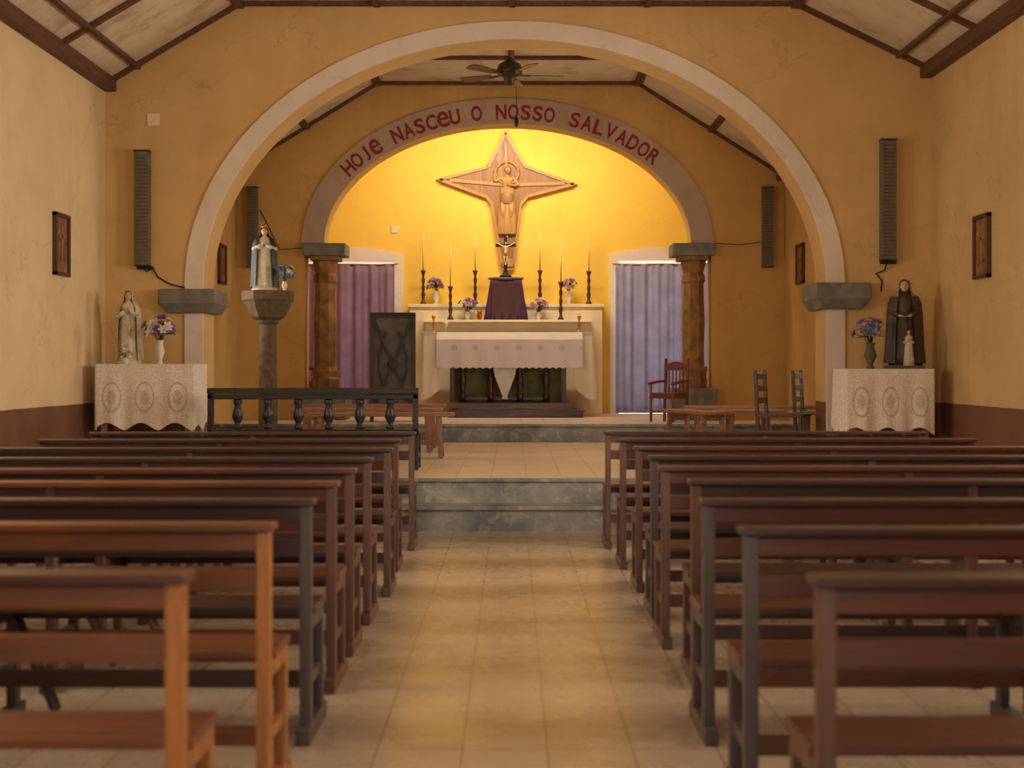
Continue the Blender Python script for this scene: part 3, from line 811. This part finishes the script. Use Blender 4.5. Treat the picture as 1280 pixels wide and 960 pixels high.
# ------------------------------------------------------------------ speakers
def speaker(px, y0, y1, d, wpx):
    zt, zb = Z(y0, d), Z(y1, d); hh = zt-zb; w = wpx*d/F/2; mb = MB()
    mb.box(-w, w, -0.12, -0.02, 0, hh, 'speaker')
    mb.box(-w+0.015, w-0.015, -0.124, -0.119, 0.03, hh-0.03, 'grille')
    for k in range(int(hh/0.035)-1):
        z = 0.045+k*0.035; mb.box(-w+0.015, w-0.015, -0.127, -0.122, z, z+0.016, 'speaker')
    mb.box(-w-0.004, w+0.004, -0.125, -0.02, hh, hh+0.02, 'steel'); mb.box(-w-0.004, w+0.004, -0.125, -0.02, -0.012, 0, 'steel')
    for z in (0.15, hh-0.15): mb.box(-0.03, 0.03, -0.02, 0.0, z-0.03, z+0.03, 'grille')
    return mb, zb, w
for (px, a, b, w) in ((177, 190, 331, 18), (1111, 176, 324, 18)):
    mb, zb, ww = speaker(px, a, b, DA0-0.1, w)
    sg = 1 if px < 640 else -1
    mb.tube([(0, -0.05, -0.01), (0.03*sg, -0.04, -0.06), (0.09*sg, -0.02, -0.03), (0.13*sg, -0.01, -0.11), (0.25*sg, -0.012, -0.18), (0.42*sg, -0.012, -0.22)] if sg > 0 else
            [(0, -0.05, -0.01), (-0.02, -0.03, -0.1), (-0.1, -0.015, -0.13), (-0.04, -0.012, -0.2), (-0.05, -0.012, -0.3)], 0.008, 'blk', 6)
    mb.box(-0.06, 0.09, -0.05, 0, -0.04, -0.012, 'blk')
    mb.build('column_speaker', (X(px, DA0-0.1), DA0, zb))
for (px, a, b, w) in ((960, 235, 333, 13), (315, 235, 333, 13)):
    mb, zb, ww = speaker(px, a, b, DS0-0.1, w)
    mb.build('column_speaker', (X(px, DS0-0.1), DS0, zb))
mb = MB(); dd = DS0-0.01
mb.tube([(X(893, dd), dd, Z(304, dd)), (X(925, dd), dd, Z(306, dd)), (X(950, dd), dd, Z(303, dd))], 0.006, 'steel2', 6); mb.build('speaker_cable')
mb = MB()
mb.tube([(X(325, dd), dd, Z(262, dd)), (X(350, dd), dd, Z(312, dd)), (X(378, dd), dd, Z(310, dd))], 0.006, 'steel2', 6); mb.build('speaker_cable')

def wall_pic(xw, sg, yc, w, z0, z1):
    mb = MB(); t = 0.035
    def bx(a, b, *r): a, b = sorted((a*sg, b*sg)); mb.box(a, b, *r)
    hh = z1-z0
    bx(0, 0.02, -w/2+t, w/2-t, t, hh-t, 'pic')
    bx(0, 0.04, -w/2, -w/2+t, 0, hh, 'frame'); bx(0, 0.04, w/2-t, w/2, 0, hh, 'frame')
    bx(0, 0.04, -w/2, w/2, 0, t, 'frame'); bx(0, 0.04, -w/2, w/2, hh-t, hh, 'frame')
    bx(0.02, 0.028, -0.02, 0.02, hh*0.25, hh*0.8, 'crossd'); bx(0.02, 0.028, -0.08, 0.08, hh*0.6, hh*0.66, 'crossd')
    mb.build('framed_station_picture', (xw, yc, z0), bevel=0.004)
wall_pic(XL, 1, 11.78, 0.37, Z(345, 11.78), Z(267, 11.78))
wall_pic(XR, -1, 11.64, 0.37, Z(348, 11.64), Z(268, 11.64))
wall_pic(CXR, -1, 16.81, 0.4, Z(355, 16.8), Z(305, 16.8))
wall_pic(CXL, 1, 16.95, 0.4, Z(355, 16.9), Z(305, 16.9))

# ------------------------------------------------------------------ ceiling fan
d = 14.9; z = Z(91, d); mb = MB()
mb.tube([(0, 0, fz-z-0.001), (0, 0, 0.1)], 0.018, 'fan', 10)
mb.lathe([(0.02, 0), (0.07, 0.02), (0.075, 0.09), (0.03, 0.1)], (0, 0, fz-z-0.1), 'fan', 20)
mb.lathe([(0.02, -0.14), (0.05, -0.13), (0.06, -0.08), (0.07, -0.05), (0.13, -0.03), (0.145, 0.03), (0.12, 0.09), (0.05, 0.13), (0.02, 0.17)], (0, 0, 0), 'fan', 24)
for k in range(5):
    a = radians(8+72*k); T = Matrix.Rotation(a, 4, 'Z')
    mb.box(0.1, 0.24, -0.02, 0.02, -0.035, -0.02, 'fan', T)
    T2 = T @ Matrix.Translation((0.22, 0, -0.022)) @ Matrix.Rotation(radians(11), 4, 'X')
    o = [(0, -0.05), (0.34, -0.07), (0.38, -0.05), (0.39, 0), (0.38, 0.05), (0.34, 0.07), (0, 0.05)]
    vs = [(p[0], p[1], -0.004) for p in o]+[(p[0], p[1], 0.004) for p in o]; n = len(o)
    mb.add(vs, [tuple(reversed(range(n))), tuple(range(n, 2*n))]+[(i, (i+1) % n, (i+1) % n+n, i+n) for i in range(n)], 'fanb', False, T2)
mb.tube([(0.07, -0.03, -0.1), (0.075, -0.03, -0.5)], 0.003, 'blk', 5)
mb.lathe([(0.006, 0), (0.02, 0.015), (0.022, 0.09), (0.006, 0.11)], (0.075, -0.03, -0.6), 'blk', 10)
mb.build('ceiling_fan', (X(637, d), d, z))

# ------------------------------------------------------------------ star cross
def px_poly(pts, d, ox, oz): return [(X(a, d)-ox, Z(b, d)-oz) for a, b in pts]
d = DB; ox, oz = X(634, d), Z(232, d)
star = [(632, 163), (657, 207), (722, 231), (661, 247), (652, 258), (642, 338), (627, 338), (614, 258), (607, 248), (545, 225), (609, 208)]
P0 = px_poly(star, d, ox, oz)
def scale_poly(P, f, cx=0, cz=0): return [(cx+(x-cx)*f, cz+(z-cz)*f) for x, z in P]
mb = MB()
mb.prism(P0, -0.06, -0.001, 'cross')
n = len(P0)
for i in range(n):
    a, b = P0[i], P0[(i+1) % n]
    a = (a[0]*0.94, a[1]*0.94); b = (b[0]*0.94, b[1]*0.94)
    mb.beam((a[0], -0.07, a[1]), (b[0], -0.07, b[1]), 0.03, 0.045, 'cross')
mb.prism(scale_poly(P0, 0.86), -0.064, -0.06, 'crossd')
for q in ((632, 180), (706, 230), (562, 226), (634, 320)):
    e = (X(q[0], d)-ox, Z(q[1], d)-oz)
    mb.beam((0, -0.07, 0), (e[0], -0.07, e[1]), 0.03, 0.05, 'cross')
hc = (0.0, Z(217, d)-oz); R = 0.17
mb.tube([(hc[0]+R*cos(2*pi*k/28), -0.085, hc[1]+R*sin(2*pi*k/28)) for k in range(29)], 0.022, 'cross', 8)
def skin_mesh(verts, edges, rad, sub=2):
    me = bpy.data.meshes.new('sk'); me.from_pydata(verts, edges, [])
    o = bpy.data.objects.new('sk', me); COL.objects.link(o)
    md = o.modifiers.new('s', 'SKIN'); md.use_smooth_shade = True
    sd = me.skin_vertices[0].data
    for i, r in enumerate(rad): sd[i].radius = (r, r) if not isinstance(r, tuple) else r
    sd[0].use_root = True
    m2 = o.modifiers.new('u', 'SUBSURF'); m2.levels = sub
    dg = bpy.context.evaluated_depsgraph_get(); dg.update()
    r = bpy.data.meshes.new_from_object(o.evaluated_get(dg))
    vs = [v.co.copy() for v in r.vertices]; fs = [tuple(p.vertices) for p in r.polygons]
    bpy.data.objects.remove(o)
    return vs, fs
def corpus(mb, T, mat, cloth_m, hair, arms='spread'):
    if arms == 'spread':
        AR = [(.1, -.01, .30), (.24, 0, .36), (.38, 0, .43), (.43, -.01, .45)]; AL = [(-p[0], p[1], p[2]) for p in AR]
    else:   # one arm raised in blessing, one bent at the chest
        AR = [(.1, -.01, .30), (.16, -.03, .18), (.08, -.09, .17), (.03, -.10, .19)]
        AL = [(-.1, -.01, .30), (-.19, -.03, .24), (-.18, -.07, .38), (-.17, -.08, .44)]
    V = [(0, 0, 0), (0, -.01, .11), (0, -.015, .24), (0, -.012, .33), (0, -.02, .40),
         (.055, 0, -.06), (.065, -.055, -.25), (.02, -.01, -.46), (.015, -.05, -.53),
         (-.055, 0, -.06), (-.065, -.055, -.25), (-.02, -.01, -.46), (-.015, -.05, -.53)]+AR+AL
    E = [(0, 1), (1, 2), (2, 3), (3, 4), (0, 5), (5, 6), (6, 7), (7, 8), (0, 9), (9, 10), (10, 11), (11, 12), (2, 13), (13, 14), (14, 15), (15, 16), (2, 17), (17, 18), (18, 19), (19, 20)]
    R = [(.075, .05), (.065, .045), (.09, .055), .03, .028, .055, .04, .024, .02, .055, .04, .024, .02, .036, .026, .018, .016, .036, .026, .018, .016]
    vs, fs = skin_mesh(V, E, R); mb.add(vs, fs, mat, True, T)
    mb.ell((0.01, -0.04, 0.43), (.045, .05, .062), mat, 14, T)
    mb.ell((0.01, -0.02, 0.445), (.052, .052, .06), hair, 14, T)
    mb.ell((0.01, -0.092, 0.425), (.007, .012, .014), mat, 8, T)
    mb.ell((0.01, -0.075, 0.39), (.025, .02, .03), hair, 8, T)
    for sx in (-1, 1):
        A = AR if sx > 0 else AL
        h0 = Vector(A[3]); dv = (h0-Vector(A[2])).normalized(); sd = dv.cross(Vector((0, 1, 0))).normalized()
        for q in range(4):
            b = h0+sd*0.011*(q-1.5)
            mb.tube([b, b+dv*.022+Vector((0, -.006, 0)), b+dv*.036+Vector((0, -.018, 0))], [.006, .005, .004], mat, 6, T)
        b = h0+sd*0.016-dv*0.01; mb.tube([b, b+sd*0.02+dv*.012], [.007, .005], mat, 6, T)
    mb.lathe([(.10, -.13), (.105, -.06), (.095, .02), (.085, .05)], (0, -.01, 0), cloth_m, 16, 1, .75, T=T)
T = Matrix.Translation((0, -0.09, -0.17)) @ Matrix.Diagonal((1.0, 0.6, 0.9, 1))
corpus(mb, T, 'cross', 'crossd', 'crossd', 'bless')
hem_ = [(0.17, -0.62), (0.16, -0.35), (0.13, -0.05), (0.12, 0.08)]
mb.lathe([(r*0.9, z) for r, z in hem_], (0, -0.07, -0.12), 'cross', 20, 1, 0.4)
mb.build('carved_star_cross', (ox, DB, oz), bevel=0.006)

# ------------------------------------------------------------------ retable and altar
d1, d2 = 20.15, 19.95
zr2, zr1 = Z(380, d1), Z(400, d2)
x0, x1 = X(512, d1), X(753, d1)
YB = DB-0.002
mb = MB()
mb.box(x0, x1, d1, YB, Z3, zr2-0.05, 'retable'); mb.box(x0-0.03, x1+0.03, d1-0.03, YB, zr2-0.05, zr2, 'retable')
y1x0, y1x1 = X(531, d2), X(738, d2)
mb.box(y1x0, y1x1, d2, d1, Z3, zr1-0.04, 'retable'); mb.box(y1x0-0.02, y1x1+0.02, d2-0.1, d1-0.0, zr1-0.04, zr1, 'retable')
mb.build('altar_retable', bevel=0.008)
dp = 18.62; ZP = 0.82
mb = MB()
mb.box(X(560, dp), X(729, dp), dp, 19.84, Z3, Z3+0.1, 'pewB'); mb.box(X(572, dp+.25), X(718, dp+.25), dp+0.18, 19.84, Z3+0.1, ZP, 'pewA')
mb.box(X(560, dp)-0.02, X(729, dp)+0.02, dp-0.02, dp+0.2, Z3+0.08, Z3+0.105, 'pewA')
mb.build('altar_predella', bevel=0.006)
da = 18.95; ax0, ax1 = X(529, da), X(741, da); cx = (ax0+ax1)/2; w = (ax1-ax0)/2; zt = Z(415, da); D = 0.7
base = ZP+0.001; mb = MB(); top = zt-base
mb.box(-w+0.03, w-0.03, 0.02, D-0.02, top-0.08, top-0.01, 'darkwood')
mb.box(-0.82, 0.80, 0.20, 0.24, 0, top-0.08, 'green')
lv = lace('lace_altar', (220, 204, 204), (160, 124, 128), 0.30, 0, top-0.22, 0.035, 0.035, ringamt=0.8, meshamt=0.1, vscale=70)
for sx in (-1, 1):
    for y in (0.1, D-0.08):
        mb.box(sx*0.78-0.035, sx*0.78+0.035, y-0.035, y+0.035, 0, top-0.08, 'darkwood')
for p in (578, 613, 650, 683):
    xx = X(p, da)-cx; hh = top-0.08
    mb.lathe([(0.05, 0), (0.05, 0.1), (0.025, 0.13), (0.045, 0.25), (0.05, 0.32), (0.025, 0.42), (0.045, 0.46), (0.045, hh)], (xx, 0.12, 0), 'darkwood', 14)
mb.box(X(578, da)-cx, X(683, da)-cx, 0.10, 0.14, 0.03, 0.07, 'darkwood')
xm = X(631, da)-cx
mb.prism([(xm-0.17, top-0.45), (xm+0.17, top-0.45), (xm+0.14, Z(470, da)-base), (xm+0.03, Z(496, da)-base), (xm+0.05, Z(499, da)-base), (xm-0.05, Z(499, da)-base), (xm-0.03, Z(496, da)-base), (xm-0.14, Z(470, da)-base)], 0.03, 0.06, 'porc')
mb.box(-w-0.01, w+0.01, -0.012, D, top-0.012, top, 'altwhite')
zlong = Z(500, da)-base; zshort = top-0.24
Lp = D*2+2*w
def hem(s):
    a = s*Lp
    xx = a-D
    if xx < 0 or xx > 2*w: return zlong+0.02*sin(a*25)
    e = min(xx, 2*w-xx)
    if e < 0.24: return zlong+(0.10+e)*0.5*(e/0.24)
    t = min(1, (e-0.24)/0.06); return (zlong+0.17)*(1-t)+zshort*t
skirt(mb, [(-w, D), (-w, 0), (w, 0), (w, D)], top, hem, 0.03, 17, 0.045, 'altwhite', n=260, rows=18)
zl0, zl1 = Z(429, da)-base, Z(461, da)-base
fx0, fx1 = X(546, da)-cx, X(728, da)-cx
rings = [[(fx0+(fx1-fx0)*i/160, -0.014, top-0.004) for i in range(161)], [(fx0+(fx1-fx0)*i/160, -0.075, zl0+0.05) for i in range(161)]]
mb.loft(rings, 'altwhite', closed=False, cap=False)
rings = []
for j in range(10):
    t = j/9; r = []
    for i in range(161):
        u = i/160; xx = fx0+(fx1-fx0)*u
        hz = zl1+0.02*abs(sin(pi*u*22))
        r.append((xx, -0.078-0.008*t-0.008*sin(u*40)*t-0.006*t, zl0+0.05+(hz-zl0-0.05)*t))
    rings.append(r)
mb.loft(rings, lv, closed=False, cap=False)
mb.build('altar_table', (cx, da, base))

dt = 19.95-0.05; mb = MB(); hh = Z(350, dt)-zr1; ww = 22*dt/F
mb.box(-ww+0.05, ww-0.05, -0.0, 0.16, 0, hh-0.03, 'darkwood')
rings = []
for z, f in ((0.0, 1.18), (0.1, 1.13), (hh*0.5, 1.02), (hh*0.85, 0.92), (hh, 0.88)):
    r = []
    for k in range(96):
        a = 2*pi*k/96; ca, sa = cos(a), sin(a); m_ = max(abs(ca), abs(sa)); am = 0.08*(1-0.6*z/hh)
        ff = f*(1+am*cos(18*a))
        r.append((ww*ca/m_**0.8*ff, 0.1+0.085*sa/m_**0.8*ff, z+0.001))
    rings.append(r)
mb.loft(rings, 'purple')
mb.lathe([(0.2, 0), (0.26, 0.015), (0.26, 0.04), (0.12, 0.05)], (0, 0.1, hh), 'steel2', 24, 1, 0.38)
mb.build('veiled_tabernacle', (X(632.5, dt), dt, zr1), bevel=0)
zc0 = zr1+hh+0.05; mb = MB()
mb.lathe([(0.09, 0), (0.09, 0.02), (0.05, 0.04), (0.03, 0.07)], (0, 0, 0), 'blk', 14)
Hc = Z(296, dt)-zc0
mb.box(-0.026, 0.026, -0.012, 0.012, 0.05, Hc, 'blk'); mb.box(-0.15, 0.15, -0.012, 0.012, Hc*0.76, Hc*0.76+0.045, 'blk')
T = Matrix.Translation((0, -0.03, Hc*0.60)) @ Matrix.Diagonal((0.30, 0.30, 0.33, 1))
corpus(mb, T, 'ivory', 'gold', 'hair')
mb.build('crucifix', (X(632, dt), dt+0.1, zc0))

def candlestick(px, base_y, stick_top_y, candle_top_y, d, zb, r=0.045):
    hs = Z(stick_top_y, d)-zb; hc = Z(candle_top_y, d)-zb; mb = MB()
    pr = [(r, 0), (r*1.05, 0.02), (r*0.6, 0.05), (r*0.4, 0.08), (r*0.75, hs*0.3), (r*0.4, hs*0.38), (r*0.6, hs*0.5), (r*0.35, hs*0.58), (r*0.65, hs*0.72), (r*0.35, hs*0.8), (r*0.5, hs*0.9), (r*0.85, hs*0.97), (r*0.85, hs)]
    mb.lathe(pr, (0, 0, 0), 'darkwood', 14)
    mb.lathe([(0.011, hs), (0.011, hc), (0.004, hc+0.005)], (0, 0, 0), 'candle', 10)
    mb.tube([(0, 0, hc), (0.002, 0, hc+0.02)], 0.002, 'blk', 5)
    mb.build('altar_candlestick', (X(px, d), d, zb))
for (px, st, ct) in ((529, 338, 290), (594, 338, 292), (675, 338, 290), (736, 339, 294)):
    candlestick(px, 380, st, ct, 20.3, zr2)
for (px, st, ct) in ((563, 358, 305), (701, 352, 305)):
    candlestick(px, 400, st, ct, 20.0, zr1)
bouquet((X(545, 20.28), 20.28, zr2), 0.2, 0.055, 0.13, [M['fl_p'], M['fl_pk'], M['fl_p']], 16)
bouquet((X(711, 20.28), 20.28, zr2), 0.2, 0.055, 0.13, [M['fl_p'], M['fl_pk'], M['fl_p']], 16)
bouquet((X(584, 19.99), 19.98, zr1), 0.12, 0.05, 0.14, [M['fl_p'], M['fl_pk'], M['fl_w']], 16)
bouquet((X(673, 19.99), 19.98, zr1), 0.12, 0.05, 0.14, [M['fl_p'], M['fl_pk'], M['fl_w']], 16)
def small_gold(px, d, zb, hh):
    mb = MB(); mb.lathe([(0.04, 0), (0.035, 0.02), (0.012, 0.04), (0.02, hh*0.5), (0.01, hh*0.6), (0.028, hh*0.85), (0.028, hh*0.9), (0.012, hh*0.9), (0.012, hh)], (0, 0, 0), 'gold', 14)
    mb.build('gold_candle_holder', (X(px, d), d, zb))
small_gold(542, 19.15, zt, 0.26); small_gold(724, 19.15, zt, 0.26)
mb = MB(); mb.lathe([(0.03, 0), (0.035, 0.02), (0.035, 0.1), (0.03, 0.12)], (0, 0, 0), 'red', 14); mb.lathe([(0.036, 0.1), (0.038, 0.13), (0.02, 0.14)], (0, 0, 0), 'gold', 14)
mb.build('red_votive_light', (X(599, 20.0)+0.005, 19.93, zr1))
mb = MB(); mb.lathe([(0.03, 0), (0.006, 0.012), (0.006, 0.06), (0.035, 0.09), (0.038, 0.15), (0.034, 0.15)], (0, 0, 0), 'glass', 14)
mb.build('glass_goblet', (X(557, 19.1), 19.1, zt))

def curtain(xa, xb, zt, zb, y, mat, amp, k, seed):
    random.seed(seed); mb = MB(); n = 260; rings = []; ph = [random.uniform(0, 6) for _ in range(3)]
    for j in range(15):
        t = j/14; r = []
        for i in range(n+1):
            u = i/n; x = xa+(xb-xa)*u
            y_ = y-amp*(0.45*sin(k*x+ph[0]+0.4*sin(2*t))+0.3*sin(k*1.73*x+ph[1])+0.25*sin(k*0.6*x+ph[2]+t))*(0.6+0.5*t)
            r.append((x, y_, zt+(zb-zt)*t))
        rings.append(r)
    mb.loft(rings, mat, closed=False, cap=False)
    mb.tube([(xa-0.05, y, zt), (xb+0.05, y, zt)], 0.012, 'gold', 8)
    mb.build('door_curtain', (0, 0, 0), solid=0.004)
curtain(dl[0]-0.05, dl[1]+0.01, Z(331, DB), Z3+0.015, DB-0.12, 'cur_l', 0.06, 30, 3)
curtain(dr[0]-0.05, dr[1]+0.05, Z(331, DB), Z3+0.008, DB-0.12, 'cur_r', 0.045, 34, 5)

mb = MB(); mb.box(-0.05, 0.05, -0.015, 0, -0.05, 0.05, 'porc'); mb.build('light_switch', (X(493, DB), DB, Z(287, DB)), bevel=0.004)
mb = MB(); mb.box(-0.06, 0.06, -0.012, 0, -0.06, 0.06, 'retable'); mb.build('junction_plate', (X(192, DA0), DA0, Z(150, DA0)), bevel=0.004)

# ------------------------------------------------------------------ lights
def area(name, loc, rot, sx, sy, power, col):
    l = bpy.data.lights.new(name, 'AREA'); l.shape = 'RECTANGLE'; l.size = sx; l.size_y = sy; l.energy = power; l.color = col
    o = bpy.data.objects.new(name, l); COL.objects.link(o); o.location = loc; o.rotation_euler = rot; return o
WARM = (1.0, 0.865, 0.69)
PW_R = (80, 140, 215); PW_L = (70, 110, 155)
for i, (y0, y1, z0, z1) in enumerate(NW):
    area('window_daylight_r', (XR+0.4, (y0+y1)/2, (z0+z1)/2), (0, radians(90), 0), z1-z0, y1-y0, PW_R[i], WARM)
    area('window_daylight_l', (XL-0.4, (y0+y1)/2, (z0+z1)/2), (0, radians(-90), 0), z1-z0, y1-y0, PW_L[i], WARM)
y0, y1, z0, z1 = CW[0]
area('window_daylight_cr', (CXR+0.4, (y0+y1)/2, (z0+z1)/2), (0, radians(90), 0), z1-z0, y1-y0, 95, WARM)
area('window_daylight_cl', (CXL-0.4, (y0+y1)/2, (z0+z1)/2), (0, radians(-90), 0), z1-z0, y1-y0, 45, WARM)
area('doorway_daylight', (0, DR-0.5, 1.4), (radians(90), 0, 0), 1.8, 2.6, 150, (1, 0.9, 0.77))
area('sanctuary_lamp', (scx, DS1+0.25, 4.95), (radians(38), 0, 0), 2.6, 0.12, 108, (1.0, 0.90, 0.68))
area('curtain_daylight_r', ((dr[0]+dr[1])/2, DB+0.9, 1.8), (radians(-90), 0, 0), 1.3, 2.2, 50, (0.8, 0.9, 1.0))
area('curtain_daylight_l', ((dl[0]+dl[1])/2, DB+0.9, 1.8), (radians(-90), 0, 0), 1.3, 2.2, 22, (0.92, 0.88, 1.0))

w = bpy.data.worlds.new('World'); scene.world = w; w.use_nodes = True
nt = w.node_tree; bg = nt.nodes['Background']
sk = nt.nodes.new('ShaderNodeTexSky'); sk.sky_type = 'NISHITA'; sk.sun_disc = False; sk.sun_elevation = radians(45)
nt.links.new(sk.outputs[0], bg.inputs[0]); bg.inputs[1].default_value = 0.12

# ------------------------------------------------------------------ camera
cam = bpy.data.cameras.new('Camera'); co = bpy.data.objects.new('Camera', cam); COL.objects.link(co)
co.location = (0, 0, H); co.rotation_euler = (radians(90), 0, 0)
cam.sensor_width = 36; cam.lens = F/1280*36; cam.shift_y = -20/1280
cam.dof.use_dof = True; cam.dof.focus_distance = 17.0; cam.dof.aperture_fstop = 2.6
cam.clip_end = 200
scene.camera = co
